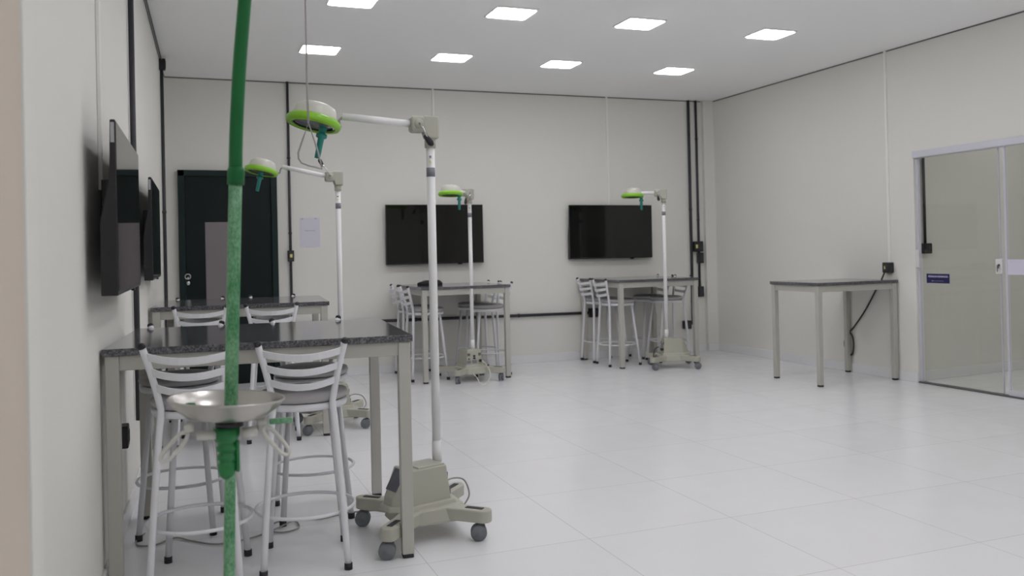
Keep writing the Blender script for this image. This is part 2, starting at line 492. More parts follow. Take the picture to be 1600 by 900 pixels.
# ================================================================== doors
# green door in the far left corner
d2 = thing('door_2', 'dark green flush door with narrow grey pane in the far left corner', 'door', (0.48, D, 0))
d2['kind'] = 'structure'
mb = MB()
mb.box((-0.446, -.03, 1.08), (.062, .06, 2.16), bev=.004).box((0.446, -.03, 1.08), (.062, .06, 2.16), bev=.004).box((0, -.03, 2.13), (.954, .06, .062), bev=.004)
mb.build('door_frame', 'dgreen2', d2)
MB().box((0, -.02, 1.05), (.828, .036, 2.096), bev=.003).build('door_leaf', 'dgreen', d2)
MB().box((-.115, -.0405, 1.09), (.225, .006, 1.10), bev=.002).build('vision_pane', 'panel', d2)
hd = MB().lathe([(0, 0), (.020, 0), (.020, .006), (.009, .008), (.009, .03), (0, .03)], (-.398, -.04, 1.085), (0, -1, 0), 20)
hd.tube([(-.398 + .026 * math.cos(a_ * PI / 12), -.066, 1.100 + .026 * math.sin(a_ * PI / 12)) for a_ in range(-8, 21)], .0055, 8)
hd.build('door_handle', 'chrome', d2)
MB().lathe([(0, 0), (.020, 0), (.022, .003), (.020, .007), (.008, .009), (0, .009)], (-.398, -.038, 1.036), (0, -1, 0), 20).build('door_lock', 'chrome', d2)

# glass door on the right wall
xg = XR(5.3) + 0.03
d1 = thing('door_1', 'frameless glass sliding door with aluminium head rail on the right wall', 'door', (0, 0, 0))
d1['kind'] = 'structure'
mb = MB().prism([(XR(DY0) - .02, DY0), (XR(DY1) - .02, DY1), (XR(DY1) + .07, DY1), (XR(DY0) + .07, DY0)], DZ - .055, DZ + .005, bev=.004)
mb.build('head_rail', 'alu', d1)
MB().box((XR(DY1) + .035, DY1 - .012, 1.02), (.030, .022, 2.04), bev=.003).build('jamb_profile', 'alu', d1)
MB().box((XR(DY1) + .002, DY1 - .022, 1.13), (.012, .034, .16), bev=.003).build('strike_plate', 'lock', d1)
MB().prism([(XR(DY0) - .005, DY0), (XR(DY1) - .005, DY1), (XR(DY1) + .06, DY1), (XR(DY0) + .06, DY0)], 0, .012, bev=.003).build('floor_track', 'darkalu', d1)
MB().box((xg + .012, (DY1 - .03 + 5.40) / 2, 1.03), (.010, DY1 - .03 - 5.40, 2.03)).build('fixed_pane', 'glass', d1)
MB().box((xg + .014, 5.405, 1.03), (.014, .010, 2.03), bev=.002).build('pane_edge', 'alu', d1)
mb = MB().box((xg - .012, 5.325, 1.03), (.018, .020, 2.03), bev=.003)
mb.box((xg - .012, (5.325 + DY0) / 2, .035), (.022, 5.325 - DY0, .045), bev=.003)
mb.build('sliding_frame', 'alu', d1)
MB().box((xg - .012, (5.30 + DY0) / 2, 1.04), (.008, 5.30 - DY0, 1.99)).build('sliding_pane', 'glass', d1)
MB().box((xg - .019, (5.312 + DY0) / 2, 1.06), (.004, 5.312 - DY0, .125)).build('frosted_band', 'frost', d1)
lk = MB().box((xg - .022, 5.385, 1.065), (.03, .062, .122), bev=.006).build('lock_case', 'lock', d1)
mb = MB().lathe([(0, 0), (.010, 0), (.010, .008), (0, .008)], (xg - .037, 5.380, 1.075), (-1, 0, 0), 16)
mb.box((xg - .05, 5.382, 1.062), (.004, .020, .026), bev=.001).box((xg - .05, 5.388, 1.035), (.003, .008, .030), bev=.001)
mb.build('key', 'darkalu', lk)

# sign on the glass
sg = thing('door_sign', 'small navy sign with white lettering stuck on the glass door', 'sign', (xg + .006, 6.052, .951))
MB().box((0, 0, 0), (.003, .255, .084)).build('sign_plate', 'navy', sg)
def letters(txt, size, name, parent, mtx, m='letters'):
    cu = bpy.data.curves.new(name, 'FONT'); cu.body = txt; cu.size = size; cu.align_x = 'CENTER'; cu.align_y = 'CENTER'; cu.extrude = 0.0004
    cu.offset = size * .018
    tmp = bpy.data.objects.new(name + '_tmp', cu); COL.objects.link(tmp)
    dg = bpy.context.evaluated_depsgraph_get()
    me = bpy.data.meshes.new_from_object(tmp.evaluated_get(dg))
    bpy.data.objects.remove(tmp, do_unlink=True); bpy.data.curves.remove(cu)
    me.transform(mtx)
    me.materials.clear(); me.materials.append(M[m])
    o = bpy.data.objects.new(name, me); COL.objects.link(o); o.parent = parent
    return o
facing = Matrix(((0, 0, -1, -.0022), (-1, 0, 0, 0), (0, 1, 0, .017), (0, 0, 0, 1)))
letters('T\u00c9CNICAS CIR\u00daRGICAS', .0205, 'sign_lettering', sg, facing)
mb = MB()
mb.box((-.002, .062, -.022), (.001, .012, .010))
for k, (a, b) in enumerate(((.045, .024), (.012, .030), (-.022, .026), (-.052, .018))):
    mb.box((-.002, a, -.022), (.001, b, .0035))
mb.build('sign_small_print', 'ink', sg)

# ================================================================== conduits and boxes
def outlet(mbx, c, s): mbx.box(c, s, bev=.006)
def conduit(name, label, pts, r, m, boxes=(), clamps=(), nrm=(0, -1, 0), stickers=(), bmat='box', group=None):
    t = thing(name, label, 'conduit', pts[0], 0, group)
    o = Vector(pts[0])
    MB().tube([Vector(p) - o for p in pts], r, 12).build('pipe', m, t)
    for c, s in boxes:
        b = MB().box(Vector(c) - o, s, bev=.006).build('outlet_box', bmat, t)
        n = Vector(nrm)
        dd = abs(Vector(s).dot(Vector((abs(n.x), abs(n.y), abs(n.z))))) / 2
        ax = Vector((s[0] * .62 if abs(n.x) < .5 else .006, s[1] * .62 if abs(n.y) < .5 else .006, s[2] * .62))
        MB().box(Vector(c) - o + n * dd, ax, bev=.002).build('outlet_face', 'conduit', b)
    for c, s in stickers:
        MB().box(Vector(c) - o, s).build('outlet_sticker', 'sticker', t)
    for c in clamps:
        MB().lathe([(0, -.008), (r + .005, -.008), (r + .005, .008), (0, .008)], Vector(c) - o, (Vector(pts[1]) - o).normalized(), 14).build('clamp', m, t)
    return t
yb = D - .022
conduit('wall_conduit', 'black conduit with switch box beside the green door', [(1.085, yb, ZC), (1.085, yb, .10)], .0135, 'conduit',
        [((1.085, yb - .008, 1.283), (.062, .06, .115))], [(1.085, yb, 1.52), (1.085, yb, 2.30)], stickers=[((1.085, yb - .042, 1.285), (.024, .004, .034))])
conduit('wall_conduit', 'thick black conduit, left one of the pair in the far right corner', [(5.893, yb, ZC), (5.893, yb, .33)], .018, 'conduit',
        [((5.80, yb - .008, .335), (.10, .06, .10))], [(5.893, yb, 1.75), (5.893, yb, .62)])
conduit('wall_conduit', 'black conduit with three boxes, right one of the far corner pair', [(6.0, yb, ZC), (6.0, yb, .74)], .015, 'conduit',
        [((6.0, yb - .008, 1.29), (.085, .06, .13)), ((6.008, yb - .01, 1.15), (.07, .06, .13)), ((6.0, yb - .008, .735), (.075, .06, .13))],
        [(6.0, yb, 2.62), (6.0, yb, 1.62)])
t = thing('switch_box', 'black switch box with yellow label between the two corner conduits', 'switch', (5.937, D - .04, 1.292))
MB().box((0, 0, 0), (.05, .07, .125), bev=.006).build('switch_case', 'box', t)
MB().box((0, -.037, 0), (.026, .004, .045)).build('switch_label', 'sticker', t)
conduit('wall_conduit', 'low horizontal black conduit along the far wall ending in a box', [(1.10, yb, .572), (4.50, yb, .540)], .017, 'conduit',
        [((4.535, yb - .008, .54), (.11, .06, .105))], [(2.4, yb, .561), (3.6, yb, .549)])
ycd = 5.28
xw = XL(ycd) + .02
conduit('wall_conduit', 'black vertical conduit on the left wall between two televisions', [(xw, ycd, ZC), (xw, ycd, .40)], .0150, 'conduit', [], [(xw, ycd, 1.62)], (1, 0, 0))
yc2 = 8.55
xw = XL(yc2) + .02
t = conduit('wall_conduit', 'black conduit with ceiling elbow near the far left corner', [(xw, yc2, ZC - .05), (xw, yc2, .12)], .0150, 'conduit',
        [((xw + .004, yc2, ZC - .07), (.06, .06, .10))], [(xw, yc2, 1.70)], (1, 0, 0))
MB().tube([Vector((XL(yc2) + .02, yc2, ZC - .03)) - t.location, Vector((XL(3.0) + .02, 3.0, ZC - .03)) - t.location], .0062, 10).build('ceiling_run', 'conduit', t)
def trunking(label, p0, p1, wid, nrm):
    t = thing('cable_trunking', label, 'trunking', p0)
    d = Vector(p1) - Vector(p0)
    s = (wid, .016, abs(d.z)) if abs(nrm[1]) > .5 else (.016, wid, abs(d.z))
    MB().box(d / 2, s, bev=.003).build('trunking_cover', 'whiteplastic', t)
    MB().box(d * .5, (s[0] * 1.25, s[1] * 1.15, .03) if abs(nrm[1]) > .5 else (s[0] * 1.15, s[1] * 1.25, .03), bev=.003).build('trunking_joint', 'whiteplastic', t)
    return t
trunking('white trunking rising from the far wall television behind the tall lamp', (2.648, D - .008, ZC), (2.648, D - .008, 1.80), .022, (0, -1))
trunking('white trunking rising from the far wall television on the right', (4.78, D - .008, ZC), (4.78, D - .008, 1.80), .022, (0, -1))
yt = 6.56
t = trunking('white trunking on the right wall running down to a black socket', (XR(yt) - .008, yt, ZC), (XR(yt) - .008, yt, 1.08), .024, (1, 0))
t = thing('wall_socket', 'black socket box on the right wall above the empty side table', 'socket', (XR(yt) - .026, yt + .005, 1.047))
MB().box((0, 0, 0), (.052, .10, .098), bev=.008).build('socket_case', 'box', t)
MB().box((-.027, .005, 0), (.004, .060, .058), bev=.002).build('socket_face', 'conduit', t)
MB().box((-.030, .012, 0), (.003, .012, .028)).build('socket_sticker', 'sticker', t)
t = trunking('white trunking on the left wall above the nearest television', (XL(3.83) + .008, 3.83, ZC), (XL(3.83) + .008, 3.83, 1.55), .014, (1, 0))
# socket low on the left wall, by the nearest table
ysx = 4.20
t = thing('wall_socket', 'black socket box low on the left wall under the nearest table', 'socket', (XL(ysx) + .030, ysx, .515))
MB().box((0, 0, 0), (.060, .095, .095), bev=.006).build('socket_case', 'box', t)
MB().box((.031, 0, 0), (.004, .05, .05), bev=.002).build('socket_face', 'conduit', t)
# conduit behind the glass
t = conduit('wall_conduit', 'black conduit ending in a switch box behind the glass door', [(6.437, 6.305, ZC), (6.437, 6.305, 1.25)], .013, 'conduit',
        [((6.437, 6.298, 1.22), (.095, .06, .095))], [], stickers=[((6.452, 6.267, 1.225), (.014, .004, .032))])

# notice on the far wall
t = thing('paper_notice', 'white paper notice taped to the far wall right of the green door', 'paper', (1.287, D - .003, 1.526))
MB().box((0, 0, 0), (.205, .003, .305)).build('paper_sheet', 'paper', t)
MB().box((-.075, -.002, .140), (.024, .001, .010)).build('tape', 'ink', t)
MB().box((.062, -.002, .143), (.024, .001, .010)).build('tape', 'ink', t)
MB().box((0, -.002, .018), (.11, .001, .006)).build('faint_print', 'ink', t)

# ================================================================== televisions
def television(label, c, right, up, wid, hei, gap, thick, group='wall televisions'):
    right = Vector(right).normalized(); up = Vector(up); up = (up - right * up.dot(right)).normalized(); n = right.cross(up)
    t = thing('television', label, 'television', (0, 0, 0), 0, group)
    t.matrix_world = Matrix(((right.x, up.x, n.x, c[0]), (right.y, up.y, n.y, c[1]), (right.z, up.z, n.z, c[2]), (0, 0, 0, 1)))
    hw_, hh = wid / 2, hei / 2
    bz = MB()
    tb = bmesh.new()
    prof = [(hh, 0), (hh, -.018), (hh * .35, -.022), (-hh * .15, -thick), (-hh, -thick), (-hh, 0)]
    a_ = [tb.verts.new((-hw_, q_[0], q_[1])) for q_ in prof]; b_ = [tb.verts.new((hw_, q_[0], q_[1])) for q_ in prof]
    tb.faces.new(a_); tb.faces.new(b_[::-1])
    for k in range(6): tb.faces.new((a_[k], a_[(k + 1) % 6], b_[(k + 1) % 6], b_[k]))
    bmesh.ops.recalc_face_normals(tb, faces=tb.faces[:])
    bmesh.ops.bevel(tb, geom=tb.edges[:], offset=.004, segments=2, affect='EDGES', profile=.5)
    bz._merge(tb)
    bz.build('bezel', 'tvbody', t)
    MB().box((0, .004, .0), (wid - .016, hei - .022, .003)).build('screen', 'tvscreen', t)
    MB().box((0, 0, -(gap + .022) / 2), (.32, .26, gap - .022), bev=.003).build('wall_bracket', 'darkalu', t)
    MB().box((wid * .25, -hei / 2 - .006, -.012), (.05, .012, .014), bev=.003).build('sensor', 'tvbody', t)
    return t
t1 = television('large black television on the left wall, nearest to the viewer', (-.183, 3.95, 1.459), (.029, 1.13, .004), (0, 0, 1), 1.13, .615, .088, .055)
MB().box((-.566, .262, -.010), (.003, .07, .012)).build('rating_label', 'silver', t1)
t2 = television('black television on the left wall, nearer the green door', (-.131, 6.25, 1.46), (.023, 1.1, .004), (0, 0, 1), 1.10, .615, .070, .050)
MB().box((-.551, .262, -.010), (.003, .06, .012)).build('rating_label', 'silver', t2)
television('black television on the far wall behind the nearest lamp pole', (2.628, D - .072, 1.487), (1, 0, 0), (0, 0, 1), 1.10, .648, .072, .05)
television('black television on the far wall beside the corner conduits', (4.775, D - .072, 1.487), (1, 0, -.004), (0, 0, 1), 1.09, .63, .072, .05)

# ================================================================== tables
TH = 0.934
def table(name, label, cx, cy, rz, wx, wy, leg=.050, group='tall granite tables', TH=TH):
    t = thing(name, label, 'table', (cx, cy, 0), rz, group)
    MB().box((0, 0, TH - .014), (wx, wy, .028), bev=.003).build('tabletop', 'granite', t)
    hx, hy = wx / 2 - .010, wy / 2 - .010
    ah = .058
    z1 = TH - .028
    MB().box((0, -hy + leg / 2, z1 - ah / 2), (2 * hx - 2 * leg + .002, leg * .7, ah), bev=.003).build('frame_rail', 'frame', t)
    MB().box((0, hy - leg / 2, z1 - ah / 2), (2 * hx - 2 * leg + .002, leg * .7, ah), bev=.003).build('frame_rail', 'frame', t)
    MB().box((-hx + leg / 2, 0, z1 - ah / 2), (leg * .7, 2 * hy - 2 * leg + .002, ah), bev=.003).build('frame_rail', 'frame', t)
    MB().box((hx - leg / 2, 0, z1 - ah / 2), (leg * .7, 2 * hy - 2 * leg + .002, ah), bev=.003).build('frame_rail', 'frame', t)
    for sx in (-1, 1):
        for sy in (-1, 1):
            l = MB().box((sx * (hx - leg / 2), sy * (hy - leg / 2), (z1 + .016) / 2), (leg, leg, z1 - .016), bev=.004).build('leg', 'frame', t)
            MB().box((sx * (hx - leg / 2), sy * (hy - leg / 2), .008), (leg * .92, leg * .92, .016), bev=.004).build('foot_pad', 'foot', l)
    return t
table('granite_table', 'tall grey granite table nearest the viewer along the left wall', .355, 4.215, RAD(-4.5), 1.195, 1.07)
table('granite_table', 'tall grey granite table by the left wall in front of the green door', .445, 6.94, RAD(-4.5), 1.18, 1.07, TH=.952)
table('granite_table', 'tall grey granite table below the television behind the lamp pole', 2.67, 8.93, 0, .93, .99, TH=.946)
table('granite_table', 'tall grey granite table against the far wall near the corner conduits', 4.86, 8.93, 0, .99, .99, TH=.948)
table('side_table', 'narrow empty granite table against the right wall beside the glass door', 5.790, 6.80, RAD(0), .925, .69, .046, None)

# ================================================================== stools
def make_stool():
    t = thing('bar_stool', '', 'stool', (0, 0, 0), 0, 'bar stools at the granite tables')
    SZ = .716
    MB().lathe([(0, SZ - .045), (.160, SZ - .045), (.178, SZ - .036), (.184, SZ - .022), (.178, SZ - .008), (.150, SZ), (.08, SZ + .003), (0, SZ + .004)], (0, 0, 0), seg=40).build('seat_cushion', 'seat', t)
    MB().lathe([(.150, SZ - .072), (.176, SZ - .072), (.180, SZ - .060), (.180, SZ - .046), (.150, SZ - .044), (.150, SZ - .072)], seg=40).build('seat_rim', 'stool', t)
    for s in (-1, 1):
        pts = [(s * .165, -.190, .02), (s * .126, -.162, .58), (s * .117, -.160, .670), (s * .122, -.166, .715), (s * .141, -.190, .81), (s * .168, -.222, .925)]
        l = MB().tube([pts[0], (s * .147, -.176, .30), pts[1], pts[2], pts[3], pts[4], pts[5]], .0135, 12, smooth=3).build('rear_leg', 'stool', t)
        MB().lathe([(0, 0), (.0165, 0), (.0165, .026), (0, .026)], (s * .1656, -.1904, 0), seg=14).build('foot_cap', 'foot', l)
        MB().lathe([(0, 0), (.0143, 0), (.0143, .012), (.010, .017), (0, .017)], (s * .168, -.222, .922), (s * .03, -.045, .12), seg=14).build('post_cap', 'foot', l)
        l = MB().tube([(s * .160, .180, .02), (s * .109, .116, .652)], .0135, 12).build('front_leg', 'stool', t)
        MB().lathe([(0, 0), (.0165, 0), (.0165, .026), (0, .026)], (s * .1606, .1806, 0), seg=14).build('foot_cap', 'foot', l)
    for z, hw, y in ((.890, .1585, -.211), (.830, .1455, -.196), (.771, .133, -.181)):
        pts = []
        for k in range(11):
            u = -1 + k / 5.0
            pts.append((u * hw, y - .062 * (1 - u * u), z - .019 * (1 - u * u)))
        MB().bar(pts, .028, .006, (0, -.25, 1)).build('backrest_rail', 'stool', t)
    ring = []
    for k in range(48):
        q = 2 * PI * k / 48
        R = .201
        ring.append((R * math.cos(q), -.012 + R * math.sin(q), .225))
    MB().tube(ring, .0075, 8, closed=True).build('foot_ring', 'stool', t)
    return t
stools = [
    (.066, 3.82, -9, 'white bar stool with its back to the viewer, front left at the nearest table'),
    (.482, 3.838, -8, 'white bar stool with its back to the viewer, front right at the nearest table'),
    (-.005, 4.545, 171, 'white bar stool facing the viewer across the nearest table, at the wall side'),
    (.604, 4.51, 178, 'white bar stool facing the viewer across the nearest table, at the lamp side'),
    (.152, 6.57, -6, 'white bar stool on the near side of the second table, at the wall side'),
    (.612, 6.52, -6, 'white bar stool on the near side of the second table, at the lamp side'),
    (.14, 7.28, 176, 'white bar stool on the far side of the second table, left before the green door'),
    (.68, 7.25, 174, 'white bar stool on the far side of the second table, right beside the conduit'),
    (2.34, 8.80, -90, 'white bar stool, nearer one left of the table beside the rear-panelled lamp'),
    (2.34, 9.20, -91, 'white bar stool, farther one left of the table beside the rear-panelled lamp'),
    (3.005, 8.825, 90, 'white bar stool, nearer one right of the table beside the rear-panelled lamp'),
    (3.005, 9.225, 90, 'white bar stool, farther one right of the table beside the rear-panelled lamp'),
    (4.545, 8.825, -91, 'white bar stool, nearer one left of the table by the corner conduits'),
    (4.545, 9.225, -90, 'white bar stool, farther one left of the table by the corner conduits'),
    (5.175, 8.845, 90, 'white bar stool, nearer one right of the table by the corner conduits'),
    (5.175, 9.245, 90, 'white bar stool, farther one right of the table by the corner conduits'),
]
proto = make_stool()
for i, (x, y, a, lab) in enumerate(stools):
    o = proto if i == 0 else copy_tree(proto)
    o.location = (x, y, 0); o.rotation_euler = (0, 0, RAD(a)); o['label'] = lab
    o.scale = (1, 1, [1.02, 1.002, 1.018, 1.018, 1.022, 1.022, 1.034, 1.034, 1.022, 1.022, 1.03, 1.03, 1.022, 1.022, 1.03, 1.03][i])

# ================================================================== mobile surgical lamps
def rot2(x, y, a): return (x * math.cos(a) - y * math.sin(a), x * math.sin(a) + y * math.cos(a))
def surgical_lamp(label, c, rz, pole, elbow_dir, arm_len, head, down, handle_off, grip, cords=(), hyaw=0.0):
    """c: base centre, rz: base turn, pole / head / grip: world points, elbow_dir: world xy direction of the arm"""
    t = thing('surgical_lamp', label, 'lamp', (c[0], c[1], 0), rz, 'mobile surgical lamps')
    inv = Matrix.Rotation(-rz, 4, 'Z') @ Matrix.Translation((-c[0], -c[1], 0))
    W = lambda p: inv @ Vector(p)
    Wd = lambda v: Matrix.Rotation(-rz, 3, 'Z') @ Vector(v)
    # base plate with four arms
    mb = MB()
    mb.prism([(-.17, -.09), (-.11, -.15), (.11, -.15), (.17, -.09), (.17, .09), (.11, .15), (-.11, .15), (-.17, .09)], .075, .142, bev=.010,
             top=[(-.155, -.08), (-.10, -.135), (.10, -.135), (.155, -.08), (.155, .08), (.10, .135), (-.10, .135), (-.155, .08)])
    ends = [(-.245, -.265), (.185, -.225), (-.215, .235), (.235, .225)]
    for (ex, ey) in ends:
        a = math.atan2(ey, ex); L = math.hypot(ex, ey)
        poly = []
        for (px, py) in [(.06, -.055), (L * .55, -.045), (L * .72, -.038), (L + .01, -.037)]: poly.append(rot2(px, py, a))
        for k in range(1, 8):
            q = -PI / 2 + k * PI / 8
            poly.append(rot2(L + .010 + .037 * math.cos(q), .037 * math.sin(q), a))
        for (px, py) in [(L + .01, .037), (L * .72, .038), (L * .55, .045), (.06, .055)]: poly.append(rot2(px, py, a))
        mb.prism(poly, .082, .138, bev=.007)
    mb.build('base', 'lampbody', t)
    for (ex, ey) in ends:
        a = math.atan2(ey, ex); L = math.hypot(ex, ey)
        p = rot2(L - .035, 0, a)
        MB().box((p[0], p[1], .1385), (.085, .026, .004), a, bev=.0015).build('anti_slip_strip', 'foot', t)
        cst = MB().lathe([(0, .055), (.010, .055), (.010, .086), (0, .086)], (ex, ey, 0), seg=14)
        ca = -.35
        cst.box((ex, ey, .055), (.030, .018, .030), ca, bev=.004)
        cs = cst.build('caster', 'wheel', t)
        ax = rot2(1, 0, ca + PI / 2)
        off = Vector(rot2(-.014, 0, ca)).to_3d()
        for s in (-1, 1):
            MB().lathe([(0, -.011), (.030, -.011), (.036, -.006), (.036, .006), (.030, .011), (.012, .011), (.010, .014), (0, .014)],
                       Vector((ex, ey, .0365)) + off + Vector((ax[0], ax[1], 0)) * s * .014, Vector((ax[0], ax[1], 0)) * s, 22).build('wheel', 'wheel', cs)
    # housing, with the corner cut for the control panel
    bm = bmesh.new()
    lo = [(-.185, -.040), (-.120, -.092), (.100, -.092), (.100, .092), (-.120, .092), (-.185, .040)]
    hi = [(-.160, -.032), (-.100, -.074), (.086, -.074), (.086, .074), (-.100, .074), (-.160, .032)]
    V0 = [bm.verts.new((x, y, .135)) for x, y in lo]
    V1 = [bm.verts.new((x * 1.0, y * 1.0, .31)) for x, y in hi]
    bm.faces.new(V0[::-1]); bm.faces.new(V1)
    for i in range(6): bm.faces.new((V0[i], V0[(i + 1) % 6], V1[(i + 1) % 6], V1[i]))
    bmesh.ops.recalc_face_normals(bm, faces=bm.faces[:])
    pn = Vector((-.86, 0, .52)).normalized()
    pc = Vector((-.135, 0, .262))
    res = bmesh.ops.bisect_plane(bm, geom=bm.verts[:] + bm.edges[:] + bm.faces[:], plane_co=pc, plane_no=pn, clear_outer=True)
    ed = [e for e in res['geom_cut'] if isinstance(e, bmesh.types.BMEdge)]
    bmesh.ops.edgeloop_fill(bm, edges=ed)
    bmesh.ops.recalc_face_normals(bm, faces=bm.faces[:])
    bmesh.ops.bevel(bm, geom=bm.edges[:], offset=.006, segments=2, affect='EDGES', profile=.5)
    hb = MB(); hb.bm.free(); hb.bm = bm
    housing = hb.build('housing', 'lampbody', t)
    MB().prism([(-.202, -.05), (-.128, -.112), (.120, -.112), (.120, .112), (-.128, .112), (-.202, .05)], .136, .160, bev=.006,
               top=[(-.194, -.044), (-.124, -.102), (.111, -.102), (.111, .102), (-.124, .102), (-.194, .044)]).build('skirt', 'lampbody', t)
    q = Vector((0, 0, 1)).rotation_difference(pn).to_matrix().to_4x4()
    MB().box((0, 0, 0), (.100, .088, .006), bev=.002, mtx=Matrix.Translation(pc + pn * .002) @ q).build('control_panel', 'screen', t)
    MB().box((.012, 0, .312), (.140, .130, .010), bev=.004).build('lid', 'lampbody', t)
    # rear panel
    mb = MB()
    for yy in (-.060, .060):
        for k in range(4):
            mb.box((0.090, yy - .012 + k * .008, .262), (.004, .0035, .028))
    mb.box((0.094, 0, .248), (.005, .022, .018)).box((0.093, 0, .226), (.006, .026, .016)).box((0.094, -.06, .222), (.005, .014, .012))
    mb.build('rear_sockets', 'box', t)
    mb = MB().box((0.097, 0, .192), (.004, .048, .032)).box((0.097, -.062, .192), (.004, .044, .030))
    mb.build('rating_plate', 'band', t)
    MB().lathe([(0, 0), (.014, 0), (.014, .022), (.008, .034), (0, .034)], (0.095, .062, .20), (1, 0, 0), 14).build('power_plug', 'box', t)
    for (pts, m, r) in cords:
        MB().tube([W(p) for p in pts], r, 8, smooth=6).build('power_cord', m, t)
    if hyaw:
        for ch in t.children:
            if ch.name.split('.')[0] in ('housing', 'skirt', 'control_panel', 'lid', 'rear_sockets', 'rating_plate', 'power_plug'):
                ch.data.transform(Matrix.Translation((-.012, 0, 0)) @ Matrix.Rotation(hyaw, 4, 'Z'))
    # pole
    pl = W((pole[0], pole[1], 0))
    pz = 1.80
    p = MB().tube([(pl.x, pl.y, .30), (pl.x, pl.y, pz)], .0195, 18).build('pole', 'pole', t)
    MB().tube([(pl.x, pl.y, .305), (pl.x, pl.y, .405)], .0215, 18).build('pole_sleeve', 'pole', p)
    MB().tube([(pl.x, pl.y, 1.630), (pl.x, pl.y, 1.672)], .0202, 18).build('pole_band', 'band', p)
    hdv = Wd((elbow_dir[0], elbow_dir[1], 0)).normalized()
    sd = Vector((-hdv.y, hdv.x, 0))
    for k in range(2):
        a = pl + Wd((-.3, -1, 0)).normalized() * .0192
        MB().box((a.x, a.y, 1.70 + .022 * k), (.008, .008, .010), bev=.001).build('pole_label', ('sticker', 'band')[k], p)
    # elbow
    mb = MB().tube([(pl.x, pl.y, 1.765), (pl.x, pl.y, 1.81)], .026, 18)
    ang = math.atan2(hdv.y, hdv.x)
    mt = Matrix.Translation((pl.x, pl.y, 1.86)) @ Matrix.Rotation(ang, 4, 'Z')
    t2_ = bmesh.new()
    prof = [(-.036, -.055), (.022, -.055), (.034, -.020), (.040, .012), (.040, .052), (-.036, .050)]
    va = [t2_.verts.new((x, -.036, z)) for x, z in prof]; vb = [t2_.verts.new((x, .036, z)) for x, z in prof]
    t2_.faces.new(va); t2_.faces.new(vb[::-1])
    for i in range(6): t2_.faces.new((va[i], va[(i + 1) % 6], vb[(i + 1) % 6], vb[i]))
    bmesh.ops.recalc_face_normals(t2_, faces=t2_.faces[:])
    bmesh.ops.bevel(t2_, geom=t2_.edges[:], offset=.008, segments=3, affect='EDGES', profile=.5)
    mb._merge(t2_, mt)
    mb.build('elbow', 'lampbody', t)
    pv = Vector((pl.x, pl.y, 1.872)) + hdv * .062
    jb = MB().box((0, 0, 0), (.066, .078, .074), bev=.014, seg=3, mtx=Matrix.Translation(pv) @ Matrix.Rotation(ang, 4, 'Z'))
    jb.lathe([(0, -.046), (.020, -.046), (.022, -.042), (.022, .042), (.020, .046), (0, .046)], pv, sd, 20)
    joint = jb.build('arm_joint', 'lampbody', t)
    # brake lever
    g = W(grip)
    cam_side = sd if sd.dot(Wd((-.3, -1, 0))) > 0 else -sd
    lv = MB().tube([pv + cam_side * .047, pv + cam_side * .052 + (g - pv) * .3, g], .0045, 8)
    lever = lv.build('brake_lever', 'chrome', t)
    gd = (g - pv).normalized()
    MB().lathe([(0, -.032), (.010, -.030), (.014, 0), (.015, .020), (.009, .034), (0, .036)], g, gd, 14).build('lever_grip', 'foot', lever)
    # arm
    hc = W(head)
    ae = Vector((pv.x, pv.y, pv.z)) + hdv * arm_len
    ae.z = hc.z + (.03)
    MB().tube([pv, ae], .0165, 16).build('arm', 'pole', t)
    # head
    dn = Wd(down).normalized(); upn = -dn
    hm = MB().lathe([(0, .004), (.100, .004), (.101, .016), (.092, .052), (.084, .070), (.066, .079), (0, .083)], hc, upn, 36)
    headshell = hm.build('lamp_head', 'lamphead', t)
    MB().lathe([(.098, -.020), (.114, -.020), (.121, -.010), (.121, .006), (.108, .018), (.098, .018), (.098, -.020)], hc, upn, 40).build('trim_ring', 'lime', t)
    MB().lathe([(0, -.014), (.06, -.013), (.099, -.008), (.099, .0), (0, .0)], hc, upn, 36).build('lens', 'lens', t)
    MB().lathe([(.088, -.0155), (.099, -.0145), (.099, -.009), (.088, -.010), (.088, -.0155)], hc, upn, 36).build('lens_rim', 'chrome', t)
    toarm = -hdv; toarm = (toarm - upn * toarm.dot(upn)).normalized()
    hs = hc + toarm * handle_off[0] + dn.cross(toarm) * handle_off[1]
    MB().lathe([(0, .0), (.018, .0), (.018, .028), (.015, .034), (.015, .044), (.024, .046), (.024, .060), (.014, .066), (.0125, .155), (0, .157)],
               hs, dn, 20).build('handle', 'teal', t)
    e0 = hc + toarm * .112 + upn * .01
    mid = (e0 + ae) / 2
    MB().tube([ae + hdv * -.01, ae + hdv * .012 - Vector((0, 0, .018)), mid - Vector((0, 0, .024)), e0], .0055, 8, smooth=5).build('yoke_cable', 'cordgrey', t)
    return t

surgical_lamp('tall mobile surgical lamp with lime ringed head, nearest the viewer', (1.03, 3.955), RAD(4), (1.104, 4.005), (-1, 0), .345,
    (.571, 4.0, 1.868), (-.22, -.07, -1), (.045, 0), (1.078, 3.935, 1.792),
    cords=[([(1.15, 4.04, .20), (1.20, 4.06, .205), (1.25, 4.06, .19), (1.268, 4.04, .13), (1.24, 4.02, .09), (1.18, 3.98, .06)], 'cordgrey', .004),
           ([(.93, 4.35, .012), (.76, 4.40, .006), (.62, 4.36, .006), (.52, 4.40, .006), (.41, 4.39, .006), (.36, 4.30, .006), (.42, 4.22, .006), (.50, 4.26, .006), (.49, 4.37, .008), (.40, 4.27, .012), (.29, 4.20, .006), (.14, 4.17, .006), (.03, 4.27, .006), (-.04, 4.35, .006), (-.12, 4.28, .006), (-.19, 4.30, .006), (-.20, 4.40, .006), (-.17, 4.48, .006)], 'cordgrey', .004)], hyaw=RAD(12))
